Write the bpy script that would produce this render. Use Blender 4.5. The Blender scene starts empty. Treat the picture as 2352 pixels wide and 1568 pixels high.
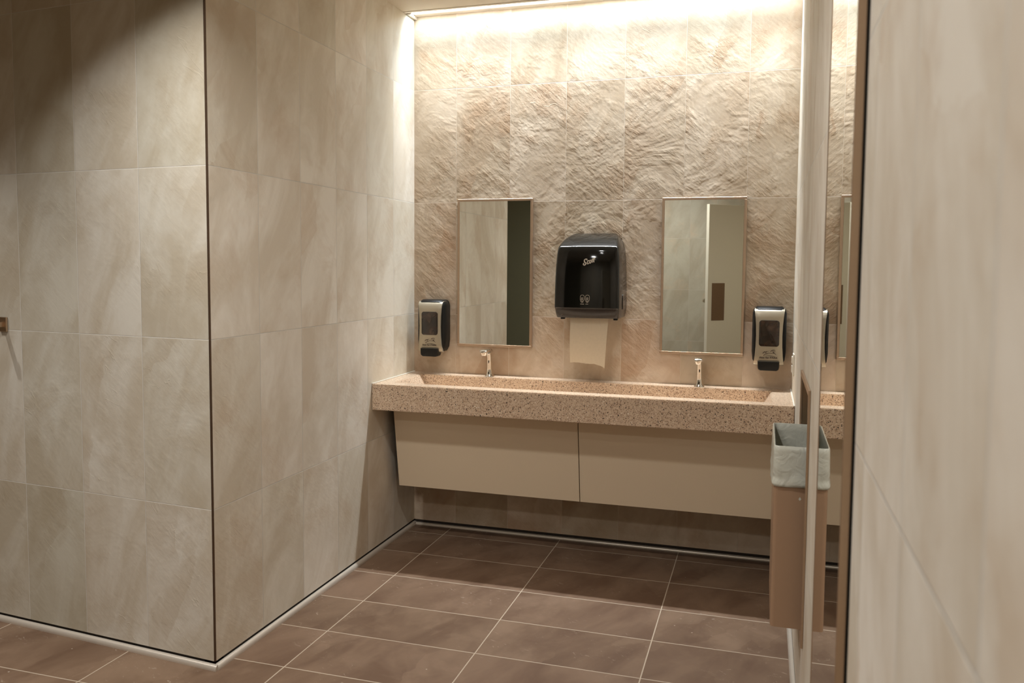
import bpy, bmesh, math, random
from mathutils import Vector, Matrix, noise
random.seed(7)
sc = bpy.context.scene
col = sc.collection
PI = math.pi

# ------------------------------------------------------------------ camera
CX, CY, CZ = 1.786, -4.0808, 1.405
yaw, pitch, roll, FPX = 0.2949, -0.0664, 0.0077, 1901.66
fwd = Vector((-math.sin(yaw)*math.cos(pitch), math.cos(yaw)*math.cos(pitch), math.sin(pitch)))
rt = Vector((math.cos(yaw), math.sin(yaw), 0)); up = rt.cross(fwd)
r2 = math.cos(roll)*rt + math.sin(roll)*up
u2 = -math.sin(roll)*rt + math.cos(roll)*up
cd = bpy.data.cameras.new('camera'); cam = bpy.data.objects.new('camera', cd); col.objects.link(cam)
M = Matrix((r2, u2, -fwd)).transposed().to_4x4(); M.translation = (CX, CY, CZ)
cam.matrix_world = M
cd.sensor_width = 36.0; cd.sensor_fit = 'HORIZONTAL'; cd.lens = FPX*36/2352
cd.shift_x = 0.0; cd.shift_y = -47.78/2352
cd.clip_start = 0.02; cd.clip_end = 50
cd.dof.use_dof = True; cd.dof.focus_distance = 3.9; cd.dof.aperture_fstop = 5.0
sc.camera = cam

# ------------------------------------------------------------------ world, exposure
w = bpy.data.worlds.new('world'); sc.world = w; w.use_nodes = True
w.node_tree.nodes['Background'].inputs[0].default_value = (0.9, 0.85, 0.78, 1)
w.node_tree.nodes['Background'].inputs[1].default_value = 0.0
sc.view_settings.view_transform = 'Standard'; sc.view_settings.look = 'None'
sc.view_settings.exposure = 0.17; sc.view_settings.gamma = 1.0
sc.view_settings.use_curve_mapping = False
sc.cycles.max_bounces = 8; sc.cycles.diffuse_bounces = 4; sc.cycles.glossy_bounces = 5
sc.cycles.caustics_reflective = False; sc.cycles.caustics_refractive = False

# ------------------------------------------------------------------ dimensions
W, ZC, D = 1.9217, 2.682, 1.7107          # alcove width, ceiling, alcove depth
PHI = -0.0829
ZT = 0.027                                 # bottom edge of the wall tiles
YF = -5.60                                 # wall behind the camera
XL = -3.4                                  # far left end of the room
Z0, TH = 0.5602, 0.5857

# ------------------------------------------------------------------ lamps of the room (recessed in the ceiling)
def downlight(name, x, y, power, size=0.12, spread=100, color=(1.0, 0.93, 0.84), shape='DISK', sy=None, aim=None):
    l = bpy.data.lights.new(name, 'AREA'); l.shape = shape; l.size = size
    if sy: l.size_y = sy
    l.energy = power; l.color = color; l.spread = math.radians(spread)
    o = bpy.data.objects.new(name, l); o.location = (x, y, ZC-0.004)
    if aim:
        o.rotation_euler = aim
    col.objects.link(o)
    return o
WARM = (1.0, 0.975, 0.945)
downlight('ceiling_downlight', 1.10, -2.25, 9.5, 0.12, 140, WARM)
downlight('ceiling_downlight', 0.05, -2.30, 13.5, 0.12, 112, WARM)
downlight('ceiling_downlight', -1.60, -2.30, 7.0, 0.05, 92, WARM)
downlight('ceiling_downlight', 1.15, -3.35, 4.0, 0.12, 150, WARM)
downlight('ceiling_downlight', 0.6, -4.5, 25.0, 0.30, 160, WARM)
STRIP = 28.0
STRIP_COL = (0.66, 0.84, 1.0)
# the slot light's own lamp: a linear wall washer close to the back wall
o = downlight('slot_washer', W/2, -.100, 23.0, W-.06, 70, (0.90, 0.955, 1.0), 'RECTANGLE', .03, (math.radians(-3), 0, 0))
o.location.z = ZC+.014

# ------------------------------------------------------------------ helpers
def link(name, me, mat=None, parent=None):
    o = bpy.data.objects.new(name, me); col.objects.link(o)
    if mat is not None:
        if isinstance(mat, (list, tuple)):
            for m in mat: me.materials.append(m)
        else: me.materials.append(mat)
    if parent is not None:
        o.parent = parent
        if parent.type == 'EMPTY': o.matrix_parent_inverse = Matrix.Translation(parent.location).inverted()
    return o
def empty(name, loc, label, cat, group=None):
    o = bpy.data.objects.new(name, None); o.location = loc; o.empty_display_size = 0.05; col.objects.link(o)
    tag(o, label, cat, group); return o
def tag(o, label, cat, group=None):
    o['label'] = label; o['category'] = cat
    if group: o['group'] = group
    return o
def struct(o):
    o['kind'] = 'structure'; return o
class MB:
    def __init__(s): s.bm = bmesh.new()
    def box(s, x0, x1, y0, y1, z0, z1, bev=0, seg=2, mi=0):
        r = bmesh.ops.create_cube(s.bm, size=1.0)
        vs = r['verts']
        for v in vs:
            v.co = Vector((x0+(v.co.x+.5)*(x1-x0), y0+(v.co.y+.5)*(y1-y0), z0+(v.co.z+.5)*(z1-z0)))
        fs = list({f for v in vs for f in v.link_faces})
        for f in fs: f.material_index = mi
        if bev > 0:
            es = list({e for v in vs for e in v.link_edges})
            bmesh.ops.bevel(s.bm, geom=es, offset=bev, segments=seg, affect='EDGES', profile=.5)
        return s
    def poly(s, pts, mi=0):
        f = s.bm.faces.new([s.bm.verts.new(p) for p in pts]); f.material_index = mi; return f
    def loft(s, rings, closed=True, cap0=True, cap1=True, mi=0):
        R = [[s.bm.verts.new(p) for p in ring] for ring in rings]
        n = len(R[0])
        for a, b in zip(R[:-1], R[1:]):
            for i in range(n if closed else n-1):
                j = (i+1) % n
                f = s.bm.faces.new((a[i], a[j], b[j], b[i])); f.material_index = mi
        if cap0: s.bm.faces.new(R[0][::-1]).material_index = mi
        if cap1: s.bm.faces.new(R[-1]).material_index = mi
        return s
    def prism(s, poly2, fn, t0, t1):
        # poly2: 2D outline, fn(a,b,t)->3D
        return s.loft([[fn(a, b, t0) for a, b in poly2], [fn(a, b, t1) for a, b in poly2]])
    def cyl(s, p0, p1, r0, r1=None, n=24):
        r1 = r0 if r1 is None else r1
        p0, p1 = Vector(p0), Vector(p1); d = (p1-p0).normalized()
        a = d.orthogonal().normalized(); b = d.cross(a)
        ring = lambda p, r: [p+r*(math.cos(2*PI*i/n)*a+math.sin(2*PI*i/n)*b) for i in range(n)]
        return s.loft([ring(p0, r0), ring(p1, r1)])
    def done(s, name, mat, parent=None, smooth=False, angle=35, recalc=True):
        if recalc: bmesh.ops.recalc_face_normals(s.bm, faces=s.bm.faces)
        me = bpy.data.meshes.new(name); s.bm.to_mesh(me); s.bm.free()
        if smooth:
            me.shade_smooth()
            try: me.set_sharp_from_angle(angle=math.radians(angle))
            except Exception: pass
        return link(name, me, mat, parent)

# ------------------------------------------------------------------ node materials
class NT:
    def __init__(s, name):
        s.m = bpy.data.materials.new(name); s.m.use_nodes = True
        s.t = s.m.node_tree; s.t.nodes.clear()
        s.out = s.t.nodes.new('ShaderNodeOutputMaterial')
        s.b = s.t.nodes.new('ShaderNodeBsdfPrincipled')
        s.t.links.new(s.b.outputs[0], s.out.inputs[0])
    def n(s, typ, ins=None, **kw):
        nd = s.t.nodes.new('ShaderNode'+typ)
        for k, v in kw.items(): setattr(nd, k, v)
        for k, v in (ins or {}).items(): s.put(nd.inputs[k], v)
        return nd
    def put(s, sock, v):
        if isinstance(v, bpy.types.NodeSocket): s.t.links.new(v, sock)
        elif isinstance(v, bpy.types.Node): s.t.links.new(v.outputs[0], sock)
        else: sock.default_value = v
    def math(s, op, a, b=0.0, c=None):
        nd = s.n('Math', {0: a, 1: b}, operation=op)
        if c is not None: s.put(nd.inputs[2], c)
        return nd.outputs[0]
    def ramp(s, fac, stops, interp='LINEAR'):
        nd = s.n('ValToRGB', {0: fac}); cr = nd.color_ramp; cr.interpolation = interp
        while len(cr.elements) < len(stops): cr.elements.new(.5)
        for e, (p, c) in zip(cr.elements, stops):
            e.position = p; e.color = c if len(c) == 4 else (*c, 1)
        return nd.outputs[0]
    def mix(s, fac, a, b, blend='MIX'):
        nd = s.n('Mix', data_type='RGBA', blend_type=blend)
        s.put(nd.inputs[0], fac); s.put(nd.inputs[6], a); s.put(nd.inputs[7], b)
        return nd.outputs[2]
    def vmath(s, op, a, b=None):
        nd = s.n('VectorMath', {0: a}, operation=op)
        if b is not None: s.put(nd.inputs[1], b)
        return nd.outputs[0]
    def rs(s, vec, ang, sx, sy):
        a = s.n('Mapping', {'Vector': vec, 'Rotation': (0, 0, ang)})
        return s.n('Mapping', {'Vector': a.outputs[0], 'Scale': (sx, sy, 1.0)})
    def bsdf(s, **kw):
        names = {'color': 'Base Color', 'rough': 'Roughness', 'metal': 'Metallic', 'spec': 'Specular IOR Level', 'coat': 'Coat Weight',
                 'coatr': 'Coat Roughness', 'normal': 'Normal', 'trans': 'Transmission Weight', 'ior': 'IOR', 'alpha': 'Alpha',
                 'ecol': 'Emission Color', 'estr': 'Emission Strength', 'aniso': 'Anisotropic'}
        for k, v in kw.items():
            if k in ('color', 'ecol') and isinstance(v, tuple) and len(v) == 3: v = (*v, 1)
            s.put(s.b.inputs[names[k]], v)
        return s.m
def srgb(r, g, b):
    f = lambda c: (c/255/12.92 if c/255 <= .04045 else ((c/255+.055)/1.055)**2.4)
    return (f(r), f(g), f(b))
def simple(name, rgb, rough=.5, metal=0, grain=0.0, scale=60, **kw):
    t = NT(name)
    tc = t.n('TexCoord').outputs['Object']
    nz = t.n('TexNoise', {'Vector': tc, 'Scale': scale, 'Detail': 3.0})
    c = t.mix(nz.outputs[0], (*[v*(1-grain) for v in rgb], 1), (*[min(1, v*(1+grain)) for v in rgb], 1))
    return t.bsdf(color=c, rough=rough, metal=metal, **kw)

def tile_mat(name, w, h, ou, ov, light, dark, stain, grout, gw=.0026, relief=1.0, rough=.55, tint=.12, seed=0.0, gdepth=1.0, flecks=0.0):
    t = NT(name)
    uv = t.n('UVMap').outputs[0]
    sp = t.n('SeparateXYZ', {0: uv})
    u = t.math('DIVIDE', t.math('SUBTRACT', sp.outputs[0], ou), w)
    v = t.math('DIVIDE', t.math('SUBTRACT', sp.outputs[1], ov), h)
    cu, cv = t.math('FLOOR', u), t.math('FLOOR', v)
    fu, fv = t.math('SUBTRACT', u, cu), t.math('SUBTRACT', v, cv)
    du = t.math('MULTIPLY', t.math('MINIMUM', fu, t.math('SUBTRACT', 1.0, fu)), w)
    dv = t.math('MULTIPLY', t.math('MINIMUM', fv, t.math('SUBTRACT', 1.0, fv)), h)
    d = t.math('MINIMUM', du, dv)
    gm = t.n('MapRange', {'Value': d, 'From Min': gw*.35, 'From Max': gw*.62, 'To Min': 1.0, 'To Max': 0.0}, interpolation_type='SMOOTHSTEP').outputs[0]
    cell = t.n('CombineXYZ', {0: cu, 1: cv, 2: seed})
    wn = t.n('TexWhiteNoise', {'Vector': cell.outputs[0]}, noise_dimensions='3D')
    off = t.vmath('SCALE', wn.outputs['Color']); off.node.inputs['Scale'].default_value = 40.0
    p = t.vmath('ADD', uv, off)
    # broad clouding
    st0 = t.rs(p, .35, 2.0, .8)
    n1 = t.n('TexNoise', {'Vector': st0.outputs[0], 'Scale': 2.6, 'Detail': 5.0, 'Roughness': .60, 'Distortion': .5})
    n2 = t.n('TexNoise', {'Vector': p, 'Scale': 11.0, 'Detail': 3.0, 'Roughness': .65, 'Distortion': 1.2})
    c = t.mix(t.n('MapRange', {'Value': n1.outputs[0], 'From Min': .38, 'From Max': .62}).outputs[0], (*dark, 1), (*light, 1))
    n3 = t.n('TexNoise', {'Vector': p, 'Scale': 3.4, 'Detail': 4.0, 'Roughness': .66, 'Distortion': .4})
    sm = t.n('MapRange', {'Value': n3.outputs[0], 'From Min': .52, 'From Max': .70, 'To Max': .60}).outputs[0]
    c = t.mix(sm, c, (*stain, 1))
    # hard edged darker slate faces
    rot = t.rs(p, .42, 5.0, 1.5)
    wb_ = t.n('TexNoise', {'Vector': p, 'Scale': 6.0, 'Detail': 3.0})
    vo = t.n('TexVoronoi', {'Vector': t.vmath('ADD', rot.outputs[0], t.vmath('MULTIPLY', wb_.outputs['Color'], (.5, .5, .5))), 'Scale': 1.0})
    vz = t.n('SeparateXYZ', {0: vo.outputs['Color']}).outputs[0]
    face = t.n('MapRange', {'Value': vz, 'From Min': .62, 'From Max': .86, 'To Max': .42}).outputs[0]
    face = t.math('MULTIPLY', face, t.n('MapRange', {'Value': n3.outputs[0], 'From Min': .36, 'From Max': .58}).outputs[0])
    c = t.mix(face, c, (*stain, 1))
    # tile to tile difference
    tv = t.n('MapRange', {'Value': wn.outputs['Value'], 'To Min': 1-tint, 'To Max': 1+tint*.6}).outputs[0]
    tvc = t.n('CombineXYZ', {0: tv, 1: tv, 2: t.math('POWER', tv, 1.3)})
    c = t.mix(1.0, c, tvc.outputs[0], 'MULTIPLY')
    if flecks:
        fm = t.rs(uv, .5, 1.0, 2.4)
        fn1 = t.n('TexNoise', {'Vector': fm.outputs[0], 'Scale': 26.0, 'Detail': 6.0, 'Distortion': 1.4})
        fn2 = t.n('TexNoise', {'Vector': uv, 'Scale': 3.1, 'Detail': 2.0})
        fk = t.math('MULTIPLY', t.n('MapRange', {'Value': fn1.outputs[0], 'From Min': .64, 'From Max': .76}).outputs[0], t.n('MapRange', {'Value': fn2.outputs[0], 'From Min': .50, 'From Max': .62}).outputs[0])
        c = t.mix(t.math('MULTIPLY', fk, flecks), c, (*srgb(200, 188, 170), 1))
        fv2 = t.n('TexVoronoi', {'Vector': t.vmath('ADD', uv, (.3, .1, 0)), 'Scale': 14.0})
        fr = t.n('SeparateXYZ', {0: fv2.outputs['Color']}).outputs[0]
        sp2 = t.math('MULTIPLY', t.math('GREATER_THAN', fr, .80), t.math('LESS_THAN', fv2.outputs['Distance'], .045))
        c = t.mix(t.math('MULTIPLY', sp2, flecks), c, (*srgb(196, 184, 166), 1))
    c = t.mix(gm, c, (*grout, 1))
    # relief: fine crinkle, slanted streaks, a few cracks
    r1 = t.n('TexNoise', {'Vector': p, 'Scale': 34.0, 'Detail': 4.0, 'Roughness': .62, 'Distortion': .5})
    slant = t.rs(p, .72, 1.0, 4.0)
    r2_ = t.n('TexNoise', {'Vector': slant.outputs[0], 'Scale': 6.0, 'Detail': 5.0, 'Roughness': .60, 'Distortion': .12})
    slant2 = t.rs(p, .85, 1.0, 2.6)
    rx = t.n('TexNoise', {'Vector': slant2.outputs[0], 'Scale': 3.0, 'Detail': 4.0, 'Distortion': .7})
    ridge = t.math('ABSOLUTE', t.math('SUBTRACT', rx.outputs[0], .5))
    ridge = t.n('MapRange', {'Value': ridge, 'From Max': .007}).outputs[0]
    msk = t.n('MapRange', {'Value': n2.outputs[0], 'From Min': .50, 'From Max': .58}).outputs[0]
    msk = t.math('MULTIPLY', msk, t.n('MapRange', {'Value': n3.outputs[0], 'From Min': .50, 'From Max': .58}).outputs[0])
    ridge = t.math('MULTIPLY', t.math('SUBTRACT', 1.0, ridge), msk)
    patch = t.n('MapRange', {'Value': n3.outputs[0], 'From Min': .38, 'From Max': .62, 'To Min': .30, 'To Max': 1.2}).outputs[0]
    hgt = t.math('MULTIPLY', t.math('ADD', t.math('MULTIPLY', r1.outputs[0], .0019*relief), t.math('MULTIPLY', r2_.outputs[0], .0046*relief)), patch)
    hgt = t.math('ADD', hgt, t.math('MULTIPLY', ridge, .0009*max(relief, .45)))
    hgt = t.math('SUBTRACT', hgt, t.math('MULTIPLY', gm, .0010*gdepth))
    bp = t.n('Bump', {'Height': hgt, 'Distance': 1.0, 'Strength': .9})
    return t.bsdf(color=c, rough=rough, spec=.35, normal=bp.outputs[0])

# stone tile per wall
L_ = srgb(236, 229, 215); Dk = srgb(217, 206, 187); St = srgb(208, 190, 166); Gr = srgb(220, 216, 206)
LB = srgb(208, 191, 170); DB = srgb(187, 167, 143); SB = srgb(172, 140, 110); GB = srgb(214, 198, 178)
M_back = tile_mat('stone_tile_back', .292, TH, .2377, Z0, LB, DB, SB, GB, relief=1.0, tint=.12, seed=1)
M_left = tile_mat('stone_tile_left', .2906, TH, -1.421, Z0, L_, Dk, St, Gr, relief=.30, tint=.10, seed=2)
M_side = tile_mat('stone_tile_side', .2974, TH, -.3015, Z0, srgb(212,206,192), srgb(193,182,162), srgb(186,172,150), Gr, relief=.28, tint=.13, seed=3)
M_right = tile_mat('stone_tile_right', .31, TH, -2.889, Z0, L_, Dk, St, Gr, gw=.004, relief=.22, tint=.06, seed=4)
M_front = tile_mat('stone_tile_front', .292, TH, .09, Z0, srgb(196,192,176), srgb(180,172,154), St, Gr, relief=.3, tint=.05, seed=5)
M_floor = tile_mat('stone_tile_floor', .6, .3, .2169, -.1238, srgb(118, 95, 76), srgb(99, 76, 59), srgb(134, 111, 91), srgb(182, 166, 146), gw=.0045, relief=.18, rough=.5, tint=.07, seed=6, flecks=.55)
M_ceil = simple('ceiling_paint', srgb(224, 212, 194), .8, grain=.02, scale=8)
M_trim = simple('brushed_aluminium_trim', srgb(214, 204, 190), .32, .45, grain=.04)
M_trimw = simple('painted_rail', srgb(226, 214, 198), .45, .1, grain=.01)
M_trimdark = simple('bronze_edge_profile', srgb(96, 76, 60), .4, .6, grain=.05)
M_steel = simple('stainless_steel', srgb(196, 172, 148), .3, 1.0, grain=.03, scale=120)
M_steelm = simple('satin_steel_frame', srgb(186, 160, 134), .42, .75, grain=.03, scale=120)
M_chrome = simple('chrome', srgb(232, 228, 220), .07, 1.0, grain=.01)
M_mirror = simple('mirror_glass', (.93, .94, .885), .0, 1.0)
M_black = simple('gloss_black_plastic', (.006, .006, .005), .07, 0, grain=.2, spec=.55)
M_blackm = simple('matt_black_plastic', (.008, .0075, .0065), .42, 0, grain=.2, spec=.25)
M_smoke = simple('smoked_plastic', (.022, .016, .012), .16, 0, grain=.2, spec=.5)
M_silver = simple('silver_plastic', srgb(178, 168, 148), .34, .55, grain=.03, scale=200)
M_ink = simple('printed_ink', srgb(58, 42, 34), .6)
M_white = simple('white_print', srgb(222, 214, 200), .5)
M_paper = simple('towel_paper', srgb(214, 200, 176), .9, grain=.05, scale=90)
M_laminate = simple('beige_laminate', srgb(218, 200, 173), .5, grain=.015, scale=300)
M_gap = simple('shadow_gap_core', srgb(40, 32, 26), .8)
M_bin = simple('taupe_painted_metal', srgb(172, 140, 112), .36, .15, grain=.02)
M_binin = simple('grey_bin_lining', srgb(128, 124, 110), .5, grain=.04)
M_door = simple('cream_door_paint', srgb(218, 214, 198), .5, grain=.01)
M_plate = simple('brown_steel_plate', srgb(120, 98, 78), .38, .8, grain=.08, scale=60)
M_dark = simple('olive_partition', srgb(112, 114, 94), .5, grain=.05, scale=80)
M_plug = simple('white_plastic', srgb(226, 220, 206), .4)
M_window = NT('amber_window'); 
_t = M_window; _tc = _t.n('TexCoord').outputs['Object']
_nz = _t.n('TexNoise', {'Vector': _tc, 'Scale': 18.0, 'Detail': 4.0, 'Distortion': .8})
M_window = _t.bsdf(color=_t.ramp(_nz.outputs[0], [(.35, (.010, .007, .005)), (.6, (.040, .022, .014)), (.75, (.075, .042, .026))]), rough=.08, spec=.6, coat=.3)

def terrazzo():
    t = NT('terrazzo')
    tc = t.n('TexCoord').outputs['Object']
    base = t.mix(t.n('TexNoise', {'Vector': tc, 'Scale': 90.0, 'Detail': 5.0, 'Roughness': .7}).outputs[0], (*srgb(182, 151, 122), 1), (*srgb(236, 214, 188), 1))
    wob = t.vmath('ADD', tc, t.vmath('MULTIPLY', t.n('TexNoise', {'Vector': tc, 'Scale': 160.0, 'Detail': 3.0}).outputs['Color'], (.010, .010, .010)))
    def chips(c, scale, lo, hi, col_, thr, off):
        v = t.n('TexVoronoi', {'Vector': t.vmath('ADD', wob, off), 'Scale': scale, 'Randomness': 1.0})
        rnd = t.n('SeparateXYZ', {0: v.outputs['Color']}).outputs[0]
        on = t.math('GREATER_THAN', rnd, thr)
        near = t.n('MapRange', {'Value': v.outputs['Distance'], 'From Min': lo, 'From Max': hi, 'To Min': 1.0, 'To Max': 0.0}).outputs[0]
        return t.mix(t.math('MULTIPLY', on, near), c, (*col_, 1))
    c = chips(base, 170.0, .28, .46, srgb(164, 131, 104), .45, (0, 0, 0))
    c = chips(c, 150.0, .28, .42, srgb(232, 216, 194), .80, (3, 1, 2))
    c = chips(c, 210.0, .30, .44, srgb(112, 84, 64), .66, (5, 7, 1))
    c = chips(c, 140.0, .26, .36, srgb(40, 31, 26), .87, (9, 2, 4))
    c = chips(c, 92.0, .20, .28, srgb(26, 20, 18), .93, (1, 8, 3))
    c = chips(c, 100.0, .20, .30, srgb(240, 230, 212), .94, (4, 3, 8))
    return t.bsdf(color=c, rough=.28, spec=.5, coat=.25, coatr=.2)
M_terr = terrazzo()

def liner_mat():
    t = NT('white_bin_liner')
    tc = t.n('TexCoord').outputs['Object']
    nz = t.n('TexNoise', {'Vector': tc, 'Scale': 26.0, 'Detail': 5.0, 'Distortion': 1.2})
    bp = t.n('Bump', {'Height': nz.outputs[0], 'Distance': .006, 'Strength': .6})
    return t.bsdf(color=srgb(206, 206, 192), rough=.28, spec=.5, normal=bp.outputs[0])
M_liner = liner_mat()
def emit(name, c, s):
    t = NT(name)
    return t.bsdf(color=(.8, .8, .8), ecol=c, estr=s)
M_led = emit('led_diffuser', STRIP_COL, STRIP)

# ------------------------------------------------------------------ walls, floor, ceiling
def wall_obj(name, boxes, uvf, mat):
    """boxes of one wall in one mesh, metric UVs for the tile grid"""
    mb = MB()
    for b in boxes: mb.box(*b)
    o = mb.done(name, mat)
    me = o.data; uvl = me.uv_layers.new(name='UVMap')
    for l in me.loops: uvl.data[l.index].uv = uvf(me.vertices[l.vertex_index].co)
    return struct(o)
T = .10
wall_obj('wall_back', [(0, W, 0, T, ZT, 2.90)], lambda c: (c.x, c.z), M_back)
mb = MB(); mb.loft([[Vector((x, y, z)) for x, y in ((0, -D+.006), (0, T), (-T, T), (-T, -D+.06), (-.010, -D+.03))] for z in (ZT, 2.90)])
o = mb.done('wall_left', M_left); uvl = o.data.uv_layers.new(name='UVMap')
for l in o.data.loops:
    c = o.data.vertices[l.vertex_index].co; uvl.data[l.index].uv = (c.y, c.z)
struct(o)
# recess for the waste bin in the right hand wall
RY0, RY1, RZ0, RZ1, RX = -1.595, -1.115, .320, 1.044, .20
wall_obj('wall_right', [(W, W+T, YF, RY0, ZT, 2.90), (W, W+T, RY1, T, ZT, 2.90), (W, W+T, RY0, RY1, ZT, RZ0), (W, W+T, RY0, RY1, RZ1, 2.90)],
         lambda c: (c.y, c.z), M_right)
# wall that turns left at the outer corner
mb = MB(); cp, sp = math.cos(PHI), math.sin(PHI)
def side_pt(s, t, z): return Vector((-s*cp - t*sp, -D - s*sp + t*cp, z))    # s along the wall to the left, t into the wall
mb.loft([[side_pt(s, t, z) for s, t in ((.006, 0), (3.4, 0), (3.4, T), (.14, T), (.012, .02))] for z in (ZT, 2.90)])
o = mb.done('wall_side', M_side); uvl = o.data.uv_layers.new(name='UVMap')
for l in o.data.loops:
    c = o.data.vertices[l.vertex_index].co; uvl.data[l.index].uv = (c.x/cp, c.z)
struct(o)
wall_obj('wall_front', [(XL, W, YF-T, YF, ZT, 2.90)], lambda c: (c.x, c.z), M_front)
wall_obj('wall_far_left', [(XL-T, XL, YF, -1.3, ZT, 2.90)], lambda c: (c.y, c.z), M_side)
wall_obj('floor', [(XL-T, W+T, YF-T, T, -.10, 0)], lambda c: (c.x, c.y), M_floor)
# ceiling with the light slot along the back wall
SY = -.145
mb = MB()
mb.box(XL-T, W+T, YF-T, SY, ZC, ZC+.12)
mb.box(XL-T, W+T, SY, T, ZC+.12, ZC+.22)
o = struct(mb.done('ceiling', M_ceil))

# skirting trims
def cove(name, p0, p1, nrm, z=0.0, s=1.0):
    """rounded metal cove profile along the floor from p0 to p1; nrm points into the room"""
    p0, p1, nrm = Vector(p0), Vector(p1), Vector(nrm).normalized()
    prof = [(0, .0185), (.002, .0185)] + [(.004+.012*math.sin(a), .004+.014*math.cos(a)) for a in [i*PI/2/6 for i in range(7)]] + [(.016, .0), (0, 0)]
    mb = MB()
    mb.loft([[p + nrm*a*s + Vector((0, 0, b*s)) for a, b in prof] for p in (p0, p1)])
    return struct(mb.done(name, M_trim, smooth=True, angle=50))
cove('baseboard_back', (0, 0, 0), (W, 0, 0), (0, -1, 0), s=.75)
cove('baseboard_left', (0, 0, 0), (0, -D-.004, 0), (1, 0, 0))
pA = side_pt(-.012, 0, 0); pB = side_pt(3.3, 0, 0)
cove('baseboard_side', pA, pB, (-sp*-1*-1, -cp, 0))
cove('baseboard_right', (W, 0, 0), (W, YF, 0), (-1, 0, 0))
# backing behind the open joint between tile and trim
mb = MB(); mb.box(.003, W, .003, T, 0, ZT); mb.box(-T, -.003, -D+.05, 0, 0, ZT); mb.box(W+.003, W+T, YF, T, 0, ZT)
mb.loft([[side_pt(s, t, z) for s, t in ((.05, .004), (3.4, .004), (3.4, T), (.16, T))] for z in (0, ZT)])
struct(mb.done('trim_1', M_gap))
# edge profile on the outer corner
mb = MB()
mb.loft([[Vector((x, y, z)) for x, y in ((.0, -D+.006), (-.001, -D+.0015), (-.0035, -D+.0012), (-.0065, -D+.002), (-.012, -D+.02), (-.004, -D+.02))] for z in (ZT, ZC)])
struct(mb.done('trim_2', M_trimdark))

# ------------------------------------------------------------------ slot light over the back wall
t = empty('linear_light', (W/2, SY/2, ZC), 'long glowing ceiling slot light washing down the top of the back wall', 'light')
mb = MB(); mb.box(.004, W-.004, SY, SY+.018, ZC-.003, ZC+.06); mb.done('front_rail', M_trimw, t)
mb = MB(); mb.box(.004, W-.004, SY+.018, SY+.044, ZC+.040, ZC+.06); mb.done('shadow_channel', M_gap, t)
mb = MB(); mb.box(.004, W-.004, SY+.0435, SY+.050, ZC-.002, ZC+.06); mb.done('lamp_rail', M_trimw, t)
for xa in (.004, W-.016):
    mb = MB(); mb.box(xa, xa+.012, SY+.0505, -.0015, ZC-.002, ZC+.05); mb.done('end_cap', M_trimw, t)
mb = MB(); mb.box(.017, W-.017, SY+.051, -.050, ZC+.018, ZC+.034); mb.done('diffuser', M_led, t)
mb = MB(); mb.box(.017, W-.017, -.0495, -.0015, ZC+.012, ZC+.036); mb.done('wall_reflector', M_trimw, t)

# ------------------------------------------------------------------ framed wall mirrors
def wall_mirror(name, x0, x1, z0, z1, label, depth=.020, fw=.0125):
    t = empty(name, ((x0+x1)/2, 0, z0), label, 'mirror', 'framed mirrors over the trough sink')
    mb = MB()
    for (a, b, c, d) in ((x0, x1, z1-fw, z1), (x0, x1, z0, z0+fw), (x0, x0+fw, z0+fw, z1-fw), (x1-fw, x1, z0+fw, z1-fw)):
        mb.box(a, b, -depth, -.001, c, d, .0015, 1)
    mb.done('mirror_frame', M_steelm, t)
    mb = MB(); mb.box(x0+fw, x1-fw, -depth+.0004, -.001, z0+fw, z1-fw); mb.done('mirror_glass', M_mirror, t)
    return t
wall_mirror('framed_mirror', .252, .657, .984, 1.746, 'left framed mirror on the back wall reflecting pale tiles and a dark strip')
wall_mirror('framed_mirror', 1.306, 1.700, .984, 1.737, 'right framed mirror on the back wall reflecting an open cream door')

# full length mirror on the right hand wall
my0, my1, mz0, mz1 = -2.765, -2.215, .10, 2.25
t = empty('full_length_mirror', (W, (my0+my1)/2, mz0), 'tall narrow mirror on the right wall reflecting sink and bin', 'mirror')
mb = MB(); fd = .0165; fw = .004
for a, b, c, d in ((my0, my0+fw, mz0, mz1), (my1-fw, my1, mz0, mz1), (my0+fw, my1-fw, mz0, mz0+fw), (my0+fw, my1-fw, mz1-fw, mz1)):
    mb.box(W-fd, W-.003, a, b, c, d, .001, 1)
mb.done('mirror_frame', M_steelm, t)
mb = MB(); mb.box(W-.0155, W-.003, my0+fw, my1-fw, mz0+fw, mz1-fw); mb.done('mirror_glass', M_mirror, t)
mb = MB(); mb.box(W-.003, W, my0-.004, my1-.002, mz0+.004, mz1-.004); mb.done('gap_shade_sheet', M_blackm, t)  # black sheet standing in for the shade between mirror frame and wall

# ------------------------------------------------------------------ terrazzo trough counter
CT, CB, CFY = .834, .709, -.508
t = mb = MB()
x0, x1 = .0015, W-.0015
ox0, ox1, oy0, oy1 = .080, 1.830, -.425, -.088      # basin opening
bx0, bx1, by0, by1, bz = .135, 1.775, -.40, -.090, .735
bm = mb.bm
V = lambda *p: bm.verts.new(p)
to = [V(x0, CFY, CT), V(x1, CFY, CT), V(x1, -.001, CT), V(x0, -.001, CT)]
bo = [V(x0, CFY, CB), V(x1, CFY, CB), V(x1, -.001, CB), V(x0, -.001, CB)]
ti = [V(ox0, oy0, CT), V(ox1, oy0, CT), V(ox1, oy1, CT), V(ox0, oy1, CT)]
bi = [V(bx0, by0, bz), V(bx1, by0, bz), V(bx1, by1, bz), V(bx0, by1, bz)]
for i in range(4):
    j = (i+1) % 4
    bm.faces.new((to[i], to[j], ti[j], ti[i])); bm.faces.new((ti[i], ti[j], bi[j], bi[i])); bm.faces.new((bo[i], bo[j], to[j], to[i]))
bm.faces.new(bi); bm.faces.new(bo[::-1])
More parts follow.
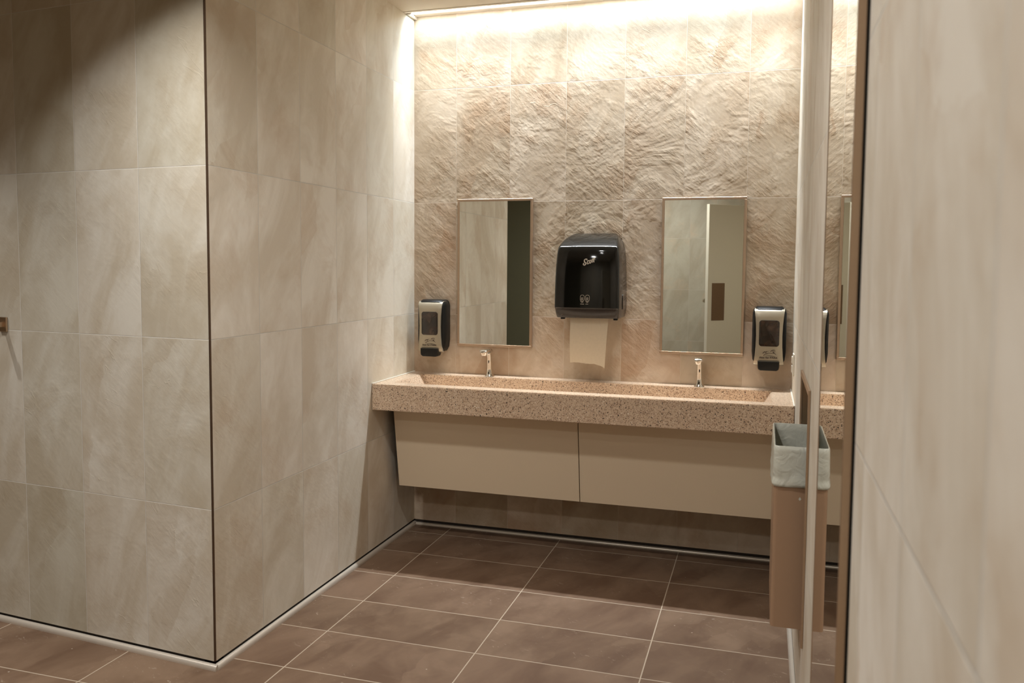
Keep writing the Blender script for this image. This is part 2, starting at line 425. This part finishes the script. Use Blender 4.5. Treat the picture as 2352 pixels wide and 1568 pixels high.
es = [e for e in bm.edges if all(v in to[:2] or v in bo[:2] for v in e.verts) or all(v in ti for v in e.verts)]
bmesh.ops.bevel(bm, geom=es, offset=.003, segments=2, affect='EDGES')
tr = empty('trough_sink_counter', (W/2, -.25, CB), 'long speckled brown terrazzo counter with a trough sink, fixed between the walls', 'sink')
mb.done('counter_slab', M_terr, tr)
for xx in (.46, 1.50):
    mb = MB(); mb.cyl((xx, -.24, bz+.0005), (xx, -.24, bz+.004), .028); mb.done('drain', M_chrome, tr)
# sealant at both ends
for xa in (0, W-.006):
    mb = MB(); mb.box(xa, xa+.006, CFY+.004, -.002, CT, CT+.004, .001, 1); mb.done('sealant_bead', M_plug, tr)

# ------------------------------------------------------------------ apron cabinet under the counter
cab = empty('vanity_cabinet', (W/2, -.3, .31), 'beige two-panel sloping cabinet hung under the terrazzo counter', 'cabinet')
yt, yb, zt, zb = -.372, -.302, CB-.002, .294
def apron(xa, xb, nm):
    mb = MB()
    xat, xbt = xa-.0, xb
    mb.loft([[Vector((x, yt, zt)), Vector((x, yb, zb)), Vector((x, yb+.018, zb)), Vector((x, yt+.018, zt))] for x in (xa, xb)])
    return mb.done(nm, M_laminate, cab)
apron(.050, .9785, 'front_panel'); apron(.9825, 1.872, 'front_panel')
mb = MB()
for x in (.051, 1.853):
    mb.loft([[Vector((xx, yt+.0185, zt)), Vector((xx, yb+.0185, zb+.002)), Vector((xx, -.002, zb+.002)), Vector((xx, -.002, zt))] for xx in (x, x+.018)])
mb.box(.070, 1.852, yb+.03, -.002, zb+.003, zb+.02)
mb.loft([[Vector((xx, yt+.0187, zt-.01)), Vector((xx, yb+.0187, zb+.02)), Vector((xx, yb+.024, zb+.02)), Vector((xx, yt+.024, zt-.01))] for xx in (.94, 1.04)])
mb.done('carcass', M_gap, cab)

# ------------------------------------------------------------------ faucets
def oval(cx, cy, a, b, n=28, p=2.4):
    out = []
    for i in range(n):
        th = 2*PI*i/n; c, s_ = math.cos(th), math.sin(th)
        out.append((cx+a*math.copysign(abs(c)**(2/p), c), cy+b*math.copysign(abs(s_)**(2/p), s_)))
    return out
def faucet(x, label):
    t = empty('sensor_faucet', (x, -.048, CT), label, 'faucet', 'sensor faucets on the counter')
    y = -.050
    rings = []
    for h, a, b, dy in ((0, .0245, .0225, 0), (.003, .0240, .0220, 0), (.010, .0185, .0195, 0), (.022, .0150, .0175, 0), (.045, .0128, .0165, -.001),
                        (.075, .0120, .0160, -.003), (.100, .0118, .0155, -.006), (.118, .0115, .0150, -.010), (.126, .0100, .0130, -.012)):
        rings.append([Vector((px, py, CT+h)) for px, py in oval(x, y+dy, a, b)])
    mb = MB(); mb.loft(rings); bd = mb.done('body', M_chrome, t, smooth=True, angle=50)
    # flat spout reaching over the basin, nose slightly lowered
    mb = MB(); rings = []
    for d_, z_, w_, h_ in ((-.018, .130, .0085, .005), (-.012, .132, .0140, .008), (.01, .135, .0165, .009), (.04, .138, .0180, .0085), (.075, .139, .0195, .008), (.098, .1385, .0200, .0075), (.106, .137, .0190, .0060), (.108, .136, .0165, .004)):
        rings.append([Vector((px, y-d_, CT+pz)) for px, pz in oval(x, z_, w_, h_, 24, 3)])
    mb.loft(rings); sp_ = mb.done('spout', M_chrome, t, smooth=True, angle=50)
    mb = MB()
    mb.loft([[Vector((px, py, CT+z_)) for px, py in oval(x, y-.090, r, r*.8, 20, 3)] for z_, r in ((.132, .0165), (.121, .0135), (.117, .0115))])
    mb.done('nozzle', M_chrome, sp_, smooth=True)
    # infrared sensor window low on the front, following the body
    mb = MB(); mb.loft([[Vector((px, yy, CT+pz)) for px, pz in oval(x, .018, .0032, .0075, 20, 3)] for yy in (y-.0188, y-.0150)])
    mb.done('sensor_window', M_black, bd)
    mb = MB(); mb.loft([[Vector((px, yy, CT+pz)) for px, pz in oval(x+.001, .083, .0028, .0135, 20, 2)] for yy in (y-.0198, y-.0170)])  # dark oval modelled in place of a reflection on the chrome body
    mb.done('reflection_oval', M_smoke, bd)
    return t
faucet(.443, 'chrome sensor faucet on the counter below the left framed mirror')
faucet(1.502, 'chrome sensor faucet on the counter below the right framed mirror')

# ------------------------------------------------------------------ lettering and emblem strokes
def stroke(mb, pts, wd, fn, th=.0004):
    """flat ribbon along a 2D polyline, placed by fn(a,b,depth)"""
    n = len(pts)
    P_ = [Vector(p) for p in pts]; L, R = [], []
    for i in range(n):
        d = (P_[min(i+1, n-1)]-P_[max(i-1, 0)])
        if d.length < 1e-9: d = Vector((1, 0))
        d.normalize(); nn = Vector((-d.y, d.x))
        w_ = wd[i] if isinstance(wd, (list, tuple)) else wd
        L.append(P_[i]+nn*w_/2); R.append(P_[i]-nn*w_/2)
    rings = []
    for l, r in zip(L, R):
        rings.append([fn(l.x, l.y, 0), fn(r.x, r.y, 0), fn(r.x, r.y, th), fn(l.x, l.y, th)])
    mb.loft(rings)
def smooth_pts(pts, k=4):
    out = []
    n = len(pts)
    for i in range(n-1):
        p0, p1, p2, p3 = (Vector(pts[max(i-1, 0)]), Vector(pts[i]), Vector(pts[i+1]), Vector(pts[min(i+2, n-1)]))
        for j in range(k):
            u = j/k
            out.append(tuple(.5*((2*p1)+(-p0+p2)*u+(2*p0-5*p1+4*p2-p3)*u*u+(-p0+3*p1-3*p2+p3)*u**3)))
    out.append(tuple(pts[-1])); return out
def text_mesh(s, size, shear=0.0, bold=0.0):
    cu = bpy.data.curves.new('lettering', 'FONT'); cu.body = s; cu.size = size; cu.shear = shear; cu.offset = bold; cu.extrude = .0002
    cu.align_x = 'LEFT'
    ob = bpy.data.objects.new('lettering', cu); col.objects.link(ob)
    bpy.context.view_layer.update()
    me = bpy.data.meshes.new_from_object(ob.evaluated_get(bpy.context.evaluated_depsgraph_get()))
    bpy.data.objects.remove(ob); bpy.data.curves.remove(cu)
    return me
def put_text(name, s, x, y, z, width, mat, parent, shear=0.0, bold=0.0, tilt=0.0, hscale=1.0):
    me = text_mesh(s, 1.0, shear, bold)
    xs = [v.co.x for v in me.vertices]; x0_, x1_ = min(xs), max(xs)
    k = width/(x1_-x0_)
    ct, st = math.cos(tilt), math.sin(tilt)
    for v in me.vertices:
        a, b, c = (v.co.x-x0_)*k, v.co.y*k*hscale, v.co.z
        v.co = (x+a*ct-b*st, y-c*.5-.0001, z+a*st+b*ct)
    return link(name, me, mat, parent)

# ------------------------------------------------------------------ soap dispensers
def soap_dispenser(xc, label):
    t = empty('soap_dispenser', (xc, 0, .93), label, 'soap dispenser', 'soap dispensers at the ends of the counter')
    zb_, zt_ = .955, 1.224
    # black housing: outline in front view, deeper towards the front bevel
    def outline(g, ch=.022):
        a = .076-g
        return [(-a+.004, zb_+ch+g*.3), (-a+ch*.75, zb_+g), (a-ch*.75, zb_+g), (a-.004, zb_+ch+g*.3), (a, zb_+.06), (a, zt_-.03), (a-.006, zt_-.010-g), (a-.020, zt_-g), (-a+.020, zt_-g), (-a+.006, zt_-.010-g), (-a, zt_-.03), (-a, zb_+.06)]
    mb = MB()
    mb.loft([[Vector((xc+px, yy, pz)) for px, pz in outline(g)] for yy, g in ((-.001, .002), (-.004, 0), (-.060, .0), (-.078, .003), (-.088, .010))])
    mb.done('housing', M_blackm, t, smooth=True, angle=40)
    # silver face: curls back at top and bottom, waisted sides
    prof = [(-.055, 1.2175), (-.072, 1.2170), (-.085, 1.2130), (-.094, 1.2050), (-.0985, 1.193), (-.100, 1.175), (-.101, 1.14), (-.101, 1.09), (-.101, 1.04), (-.1005, .998), (-.099, .975), (-.094, .960), (-.086, .953)]
    def hw(z):
        u = (z-.953)/(1.217-.953)
        return .0580+.0095*(2*u-1)**2
    mb = MB(); rings = []
    for yy, zz in prof:
        h = hw(zz)
        rings.append([Vector((xc+px, yy+(abs(px)/h)**6*.004, zz)) for px in [h*(2*i/12-1) for i in range(13)]] + [Vector((xc+h, yy+.020, zz-.002)), Vector((xc-h, yy+.020, zz-.002))])
    mb.loft(rings); fp = mb.done('face_plate', M_silver, t, smooth=True, angle=50)
    # smoked window with raised dark lip
    def rr(cx, cz, a, b, r, n=6):
        o_ = []
        for qx, qz, s0 in ((a-r, b-r, 0), (-a+r, b-r, 1), (-a+r, -b+r, 2), (a-r, -b+r, 3)):
            for i in range(n+1):
                th = (s0+i/n)*PI/2
                o_.append((cx+qx+r*math.cos(th), cz+qz+r*math.sin(th)))
        return o_
    mb = MB(); mb.loft([[Vector((px, yy, pz)) for px, pz in rr(xc, 1.1025, .0445-g, .0600-g, .012)] for yy, g in ((-.098, 0), (-.1022, 0), (-.1026, .0006))])
    lip = mb.done('window_lip', M_blackm, t)
    mb = MB()
    mb.loft([[Vector((px, yy, pz)) for px, pz in rr(xc, 1.1025, a, b, .010)] for yy, a, b in ((-.1020, .0430, .0585), (-.1034, .0430, .0585), (-.1042, .038, .053))])
    mb.done('window', M_window, lip, smooth=True, angle=60)
    # push lever
    mb = MB()
    def lev(g, dz=0): return [(px, pz+dz) for px, pz in ((-.0485+g, .972), (.0485-g, .972), (.0475-g, .945), (.0445-g, .935+g), (.036-g, .9300+g), (-.036+g, .9300+g), (-.0445+g, .935+g), (-.0475+g, .945))]
    mb.loft([[Vector((xc+px, yy, pz)) for px, pz in lev(g)] for yy, g in ((-.060, .0), (-.104, 0), (-.112, .002), (-.114, .005))])
    mb.done('push_lever', M_blackm, t, smooth=True, angle=30)
    # galloping horse emblem and lettering
    FY = -.1022
    K = .0001027
    def fn(a, b, d): return Vector((xc+(a-980)*.000109, FY-d, .971+(860-b)*K))
    mb = MB()
    for pts, wds in (
        ([(725, 490), (770, 450), (810, 415), (850, 400)], [6, 26, 30, 14]),
        ([(850, 455), (880, 410), (915, 392), (980, 386)], [24, 30, 16, 6]),
        ([(1040, 402), (1090, 360), (1135, 330), (1185, 316)], [10, 26, 22, 12]),
        ([(1185, 316), (1225, 322), (1232, 360), (1222, 402)], [12, 12, 14, 14]),
        ([(1195, 345), (1160, 375), (1158, 420), (1185, 462)], [8, 14, 20, 22]),
        ([(1160, 410), (1215, 470), (1250, 505), (1282, 538)], [24, 22, 14, 12]),
        ([(1190, 466), (1100, 468), (1010, 462), (945, 468), (905, 505), (872, 505)], [12, 14, 12, 14, 18, 12]),
        ([(880, 455), (865, 500), (810, 545), (762, 582)], [10, 14, 20, 10]),
        ([(762, 582), (840, 598), (990, 590), (1110, 596), (1232, 612)], [6, 8, 12, 12, 4])):
        q = smooth_pts(pts, 3)
        ww = []
        for i in range(len(q)):
            f_ = i/(len(q)-1)*(len(wds)-1); k_ = min(int(f_), len(wds)-2)
            ww.append((wds[k_]+(wds[k_+1]-wds[k_])*(f_-k_))*.000109)
        P2 = [(a*1.0, b) for a, b in q]
        # ribbon in metric units
        met = [((a-980)*.000109, (860-b)*K) for a, b in P2]
        stroke(mb, met, ww, lambda a, b, d: Vector((xc+a, FY-d, .971+b)))
    mb.done('horse_emblem', M_ink, fp)
    put_text('lettering', 'State Fair', xc-.0415, FY, .9862, .045, M_ink, fp, shear=.35, bold=.02, hscale=1.0)
    put_text('lettering', 'PARK', xc+.0065, FY, .9862, .034, M_ink, fp, shear=.0, bold=.015, hscale=.85)
    return t
soap_dispenser(.1300, 'black and silver soap dispenser in the left corner, beside the left mirror')
soap_dispenser(1.8150, 'black and silver soap dispenser beside the right mirror, near the right wall')

# ------------------------------------------------------------------ paper towel dispenser
tc_ = .980
td = empty('paper_towel_dispenser', (tc_, 0, 1.155), 'glossy black paper towel dispenser between the two framed mirrors', 'paper towel dispenser')
def tring(z, d_, h, bulge=.014, r=.016, yb_=-.001):
    n = 16; pts = [Vector((tc_-h, yb_, z)), Vector((tc_-h-.001, -d_*.5, z)), Vector((tc_-h+.001, -(d_-r), z))]
    for i in range(1, 4):
        a = i/4*PI/2
        pts.append(Vector((tc_-h+.001+r*(1-math.cos(a)), -(d_-r)-r*math.sin(a)*1.0, z)))
    for i in range(n+1):
        u = -1+2*i/n; x = u*(h-.001-r)
        pts.append(Vector((tc_+x, -d_-bulge*(1-u*u)*(min(1, d_/.1)), z)))
    for i in range(3, 0, -1):
        a = i/4*PI/2
        pts.append(Vector((tc_+h-.001-r*(1-math.cos(a)), -(d_-r)-r*math.sin(a), z)))
    pts += [Vector((tc_+h-.001, -(d_-r), z)), Vector((tc_+h+.001, -d_*.5, z)), Vector((tc_+h, yb_, z))]
    return pts
mb = MB()
mb.loft([tring(z, d_, h) for z, d_, h in ((1.202, .218, .1565), (1.208, .2215, .1575), (1.25, .2215, .1575), (1.30, .220, .1570), (1.35, .218, .1560), (1.40, .215, .1545), (1.44, .211, .1525), (1.47, .207, .1500), (1.488, .203, .1480), (1.497, .198, .1460),
                                       (1.503, .190, .1440), (1.512, .176, .1410), (1.525, .152, .1360), (1.540, .118, .1290), (1.553, .080, .1200), (1.563, .045, .1080), (1.568, .022, .0960))], cap0=True)
cov = mb.done('cover', M_black, td, smooth=True, angle=28)
mb = MB()
mb.loft([tring(z, d_, h) for z, d_, h in ((1.158, .196, .1500), (1.163, .199, .1515), (1.180, .208, .1545), (1.2018, .2165, .1560))])
mb.done('base', M_smoke, td, smooth=True, angle=28)
for sx in (-.122, .135):
    mb = MB(); mb.box(tc_+sx-.010, tc_+sx+.010, -.185, -.165, 1.149, 1.1579, .002, 1); mb.done('foot', M_blackm, td)
mb = MB()
mb.loft([[Vector((xx, py, pz)) for py, pz in oval(-.118, 1.235, .014, .036, 24, 2)] for xx in (tc_+.150, tc_+.1600, tc_+.1610)])
mb.done('key_latch', M_smoke, td, smooth=True, angle=50)
# script brand lettering, rising to the right
def lsurf(z):   # front surface depth of the cover at its middle
    tab = ((1.208, .2355), (1.25, .2355), (1.30, .234), (1.35, .232), (1.40, .229), (1.44, .225), (1.47, .221), (1.488, .217))
    for (z0_, d0_), (z1_, d1_) in zip(tab[:-1], tab[1:]):
        if z <= z1_: return d0_+(d1_-d0_)*(z-z0_)/(z1_-z0_)
    return .217
S0 = 1/22.3/1.0
def lfn(a, b, d):  # a, b in metres from the word's lower left
    x = tc_-.0155+a; z = 1.4085+b
    u = (x-tc_)/.14
    return Vector((x, -(lsurf(z)-.014*u*u)-.0006-d, z))
gk = .0001105
def G(pts): return [((px-800)*gk, (985-py)*gk) for px, py in pts]
mb = MB()
for pts, wd in (([(955, 770), (965, 730), (930, 712), (875, 740), (850, 790), (870, 840), (915, 880), (920, 920), (885, 965), (840, 965), (815, 930), (845, 890)], .0052),
                ([(1060, 800), (1050, 775), (1015, 790), (985, 850), (985, 905), (1015, 920), (1050, 880)], .0046),
                ([(1125, 750), (1090, 790), (1080, 860), (1105, 890), (1145, 850), (1155, 780), (1125, 750)], .0044),
                ([(1225, 680), (1210, 760), (1205, 840), (1225, 848)], .0048), ([(1175, 735), (1215, 715), (1260, 690)], .0036),
                ([(1285, 655), (1265, 750), (1265, 825), (1290, 828)], .0048), ([(1235, 720), (1280, 690), (1330, 650)], .0036),
                ([(1322, 728), (1336, 728)], .0030)):
    stroke(mb, smooth_pts(G(pts), 4), wd, lfn, .0004)
mb.done('lettering', M_white, cov)
# the two hand pictograms near the bottom edge
def pfn(ox):
    def f(a, b, d):
        x = tc_+ox+a; z = 1.232+b; u = (x-tc_)/.14
        return Vector((x, -(lsurf(z)-.014*u*u)-.0006-d, z))
    return f
for ox in (-.0055, .0195):
    mb = MB(); f = pfn(ox-.010)
    stroke(mb, smooth_pts([(-.0065, .008), (-.0095, .016), (-.0090, .030), (-.0045, .036), (.0045, .036), (.0090, .031), (.0095, .016), (.0065, .008)], 4), .0013, f)
    for px in (-.004, -.0005, .003):
        stroke(mb, [(px, .012), (px, .027-abs(px+.0005)*.6)], .0012, f)
    stroke(mb, smooth_pts([(-.007, .004), (-.003, .008), (.002, .006), (.006, .009)], 3), .0018, f)
    stroke(mb, smooth_pts([(-.004, .000), (.000, .003), (.005, .002)], 3), .0016, f)
    stroke(mb, [(-.009, -.006), (.009 if ox < 0 else .004, -.006)], .0016, f)
    mb.done('hand_symbol', M_white, cov)
# torn towel hanging from the slot
mb = MB(); bm = mb.bm
nx, nz = 18, 14
gridv = []
for i in range(nx+1):
    u = i/nx; row = []
    x_t, x_b = .893+u*.187, .893+u*.172
    zb_ = .936 + .004*math.sin(u*9)*.5 - (max(0, u-.62)/.38)**1.6*.020 + (.002*random.random())
    for j in range(nz+1):
        v = j/nz
        z_ = 1.175+(zb_-1.175)*v
        y_ = -.165-.012*math.sin(v*2.4)-.004*math.sin(u*5+v*3)*v + .018*v*v*(1-u)*.6
        row.append((x_t+(x_b-x_t)*v, y_, z_))
    gridv.append(row)
fr = [[bm.verts.new(p) for p in r_] for r_ in gridv]
bk = [[bm.verts.new((p[0], p[1]+.0006, p[2])) for p in r_] for r_ in gridv]
for i in range(nx):
    for j in range(nz):
        bm.faces.new((fr[i][j], fr[i+1][j], fr[i+1][j+1], fr[i][j+1])); bm.faces.new((bk[i][j], bk[i][j+1], bk[i+1][j+1], bk[i+1][j]))
for i in range(nx):
    for j in (0, nz): bm.faces.new((fr[i][j], bk[i][j], bk[i+1][j], fr[i+1][j]))
for j in range(nz):
    for i in (0, nx): bm.faces.new((fr[i][j], fr[i][j+1], bk[i][j+1], bk[i][j]))
tag(mb.done('paper_towel', M_paper, smooth=True, angle=60), 'torn sheet of pale paper towel hanging from the black dispenser', 'paper towel')

# ------------------------------------------------------------------ recessed bin cabinet and bin
rc = empty('recessed_bin_cabinet', (W, (RY0+RY1)/2, RZ0), 'recessed steel housing in the right wall holding the waste bin', 'bin housing')
mb = MB()
g = .002
a0, a1, b0, b1 = RY0+g, RY1-g, RZ0+g, RZ1-g
mb.box(W-.0, W+RX, a0, a0+.0015, b0, b1); mb.box(W, W+RX, a1-.0015, a1, b0, b1)
mb.box(W, W+RX, a0, a1, b0, b0+.0015); mb.box(W, W+RX, a0, a1, b1-.0015, b1); mb.box(W+RX, W+RX+.0015, a0, a1, b0, b1)
mb.done('liner_box', M_steel, rc)
mb = MB(); fl = .016; ft = .007
for yy0, yy1, zz0, zz1 in ((a0-fl, a0+.002, b0-fl, b1+fl), (a1-.002, a1+fl, b0-fl, b1+fl), (a0, a1, b0-fl, b0+.002), (a0, a1, b1-.002, b1+fl)):
    mb.box(W-ft, W-.0004, yy0, yy1, zz0, zz1, .001, 1)
mb.done('flange', M_steelm, rc)
# bin: upright rectangular can standing proud of the wall
BX0, BX1, BY0, BY1, BZ0, BZ1 = 1.830, W+RX-.012, -1.520, -1.135, RZ0+.0045, .872
wb = empty('waste_bin', (BX0, (BY0+BY1)/2, BZ0), 'tall taupe metal waste bin standing out of the recess in the right wall', 'waste bin')
def rrect(x0, x1, y0, y1, r, z, n=4):
    o_ = []
    for cx_, cy_, s0 in ((x1-r, y1-r, 0), (x0+r, y1-r, 1), (x0+r, y0+r, 2), (x1-r, y0+r, 3)):
        for i in range(n+1):
            th = (s0+i/n)*PI/2; o_.append(Vector((cx_+r*math.cos(th), cy_+r*math.sin(th), z)))
    return o_
mb = MB()
mb.loft([rrect(BX0, BX1, BY0, BY1, .012, BZ0), rrect(BX0, BX1, BY0, BY1, .012, BZ1), rrect(BX0+.002, BX1-.002, BY0+.002, BY1-.002, .010, BZ1), rrect(BX0+.002, BX1-.002, BY0+.002, BY1-.002, .010, BZ0+.004)])
mb.done('can', M_bin, wb, smooth=True, angle=40)
mb = MB()
mb.box(BX1+.0002, BX1+.008, BY0+.05, BY1-.05, BZ0+.02, BZ0+.06); mb.done('support_bracket', M_steel, wb)
# liner folded over the rim
def bag_ring(off, z, wr=0.0, ph=0.0, n=160, drop=0.0):
    base = rrect(BX0-off, BX1+off, BY0-off, BY1+off, max(.004, .012+off), z, 4)
    # resample by perimeter
    L = [0]
    m_ = len(base)
    for i in range(m_): L.append(L[-1]+(base[(i+1) % m_]-base[i]).length)
    out = []
    cx_, cy_ = (BX0+BX1)/2, (BY0+BY1)/2
    for k in range(n):
        s_ = L[-1]*k/n; i = max(j for j in range(m_) if L[j] <= s_+1e-9)
        p = base[i].lerp(base[(i+1) % m_], (s_-L[i])/max(1e-9, L[i+1]-L[i]))
        d_ = Vector((p.x-cx_, p.y-cy_, 0)).normalized()
        q = noise.noise(Vector((p.x*16+ph, p.y*16, z*34)))*wr + abs(noise.noise(Vector((p.x*40, p.y*40+ph, z*60))))*wr*.5
        zz = z + (noise.noise(Vector((p.x*9+3, p.y*9, 1.7)))*drop if drop else 0)
        out.append(Vector((p.x+d_.x*q, p.y+d_.y*q, zz)))
    return out
mb = MB()
rings = [bag_ring(-.016, .60, .020, 5), bag_ring(-.012, .66, .018, 5), bag_ring(-.010, .72, .014, 5), bag_ring(-.007, .77, .010, 5), bag_ring(-.005, .81, .005, 5), bag_ring(-.0045, .850, .001, 5), bag_ring(-.0035, .874, 0), bag_ring(-.001, .8765, 0), bag_ring(.0025, .8745, 0),
         bag_ring(.0030, .860, .0002), bag_ring(.0035, .84, .0008), bag_ring(.0040, .82, .0020), bag_ring(.0045, .80, .0040), bag_ring(.005, .785, .0055, 2), bag_ring(.0055, .772, .0075, 2, drop=.005), bag_ring(.0050, .763, .0085, 3, drop=.006), bag_ring(.0045, .757, .0065, 3, drop=.007), bag_ring(.0030, .754, .003, 3, drop=.008)]
mb.loft(rings, cap0=False, cap1=False)
lin = tag(mb.done('bin_liner', M_liner, smooth=True, angle=70), 'white plastic liner folded over the rim of the waste bin', 'bin liner')

# ------------------------------------------------------------------ outlet on the right wall above the counter
ot = empty('wall_outlet', (W, -.27, .985), 'small white outlet on the right wall just above the counter', 'outlet')
mb = MB(); mb.box(W-.006, W-.0003, -.305, -.235, .935, 1.030, .0015, 1); cpl = mb.done('cover_plate', M_plug, ot)
mb = MB(); mb.box(W-.011, W-.0061, -.287, -.253, .948, .978, .001, 1); mb.done('socket', M_plug, cpl)
mb = MB(); mb.box(W-.011, W-.0061, -.287, -.253, .988, 1.018, .001, 1); mb.done('socket', M_plug, cpl)

# ------------------------------------------------------------------ coat hook at the left edge
hx = .978
hk = empty('coat_hook', side_pt(hx, 0, 1.165), 'satin steel coat hook block on the left wall at the photo edge', 'hook')
def sbox(mb, s0, s1, t0, t1, z0, z1):
    mb.loft([[side_pt(s, t, z) for s, t in ((s0, t0), (s1, t0), (s1, t1), (s0, t1))] for z in (z0, z1)])
mb = MB(); sbox(mb, hx-.012, hx+.030, -.008, -.0003, 1.139, 1.195); bmesh.ops.bevel(mb.bm, geom=list(mb.bm.edges), offset=.002, segments=1, affect='EDGES'); mb.done('back_plate', M_steel, hk)
mb = MB(); sbox(mb, hx+.002, hx+.018, -.075, -.008, 1.158, 1.176); sbox(mb, hx+.002, hx+.018, -.085, -.075, 1.158, 1.195); mb.done('peg', M_steel, hk)

# ------------------------------------------------------------------ behind the camera: door and partition seen in the mirrors
dr = bpy.data.objects.new('door_1', None); dr.location = (1.215, -4.98, 0); col.objects.link(dr); struct(dr)
A = Vector((1.215, -4.98, 0)); dd = Vector((.74, -.67, 0)).normalized(); nn = Vector((-dd.y, dd.x, 0))
if nn.y < 0: nn = -nn
def dbox(mb, s0, s1, t0, t1, z0, z1):
    mb.loft([[A+dd*s+nn*t+Vector((0, 0, z)) for s, t in ((s0, t0), (s1, t0), (s1, t1), (s0, t1))] for z in (z0, z1)])
mb = MB(); dbox(mb, 0, .88, -.044, 0, .008, 2.07); bmesh.ops.bevel(mb.bm, geom=list(mb.bm.edges), offset=.002, segments=1, affect='EDGES'); leaf = mb.done('door_leaf', M_door, dr)
mb = MB(); dbox(mb, .055, .225, .0003, .002, .835, 1.235); mb.done('push_plate', M_plate, leaf)
mb = MB(); p0 = A+dd*.04-nn*.044+Vector((0, 0, 1.045)); mb.cyl(p0, p0-nn*.045, .010); mb.cyl(p0-nn*.045, p0-nn*.070, .024, .020); mb.done('door_knob', M_chrome, leaf, smooth=True)
mb = MB(); mb.box(-2.4, -.62, YF, YF+.03, .012, 2.60); d2 = struct(mb.done('door_2', M_dark))
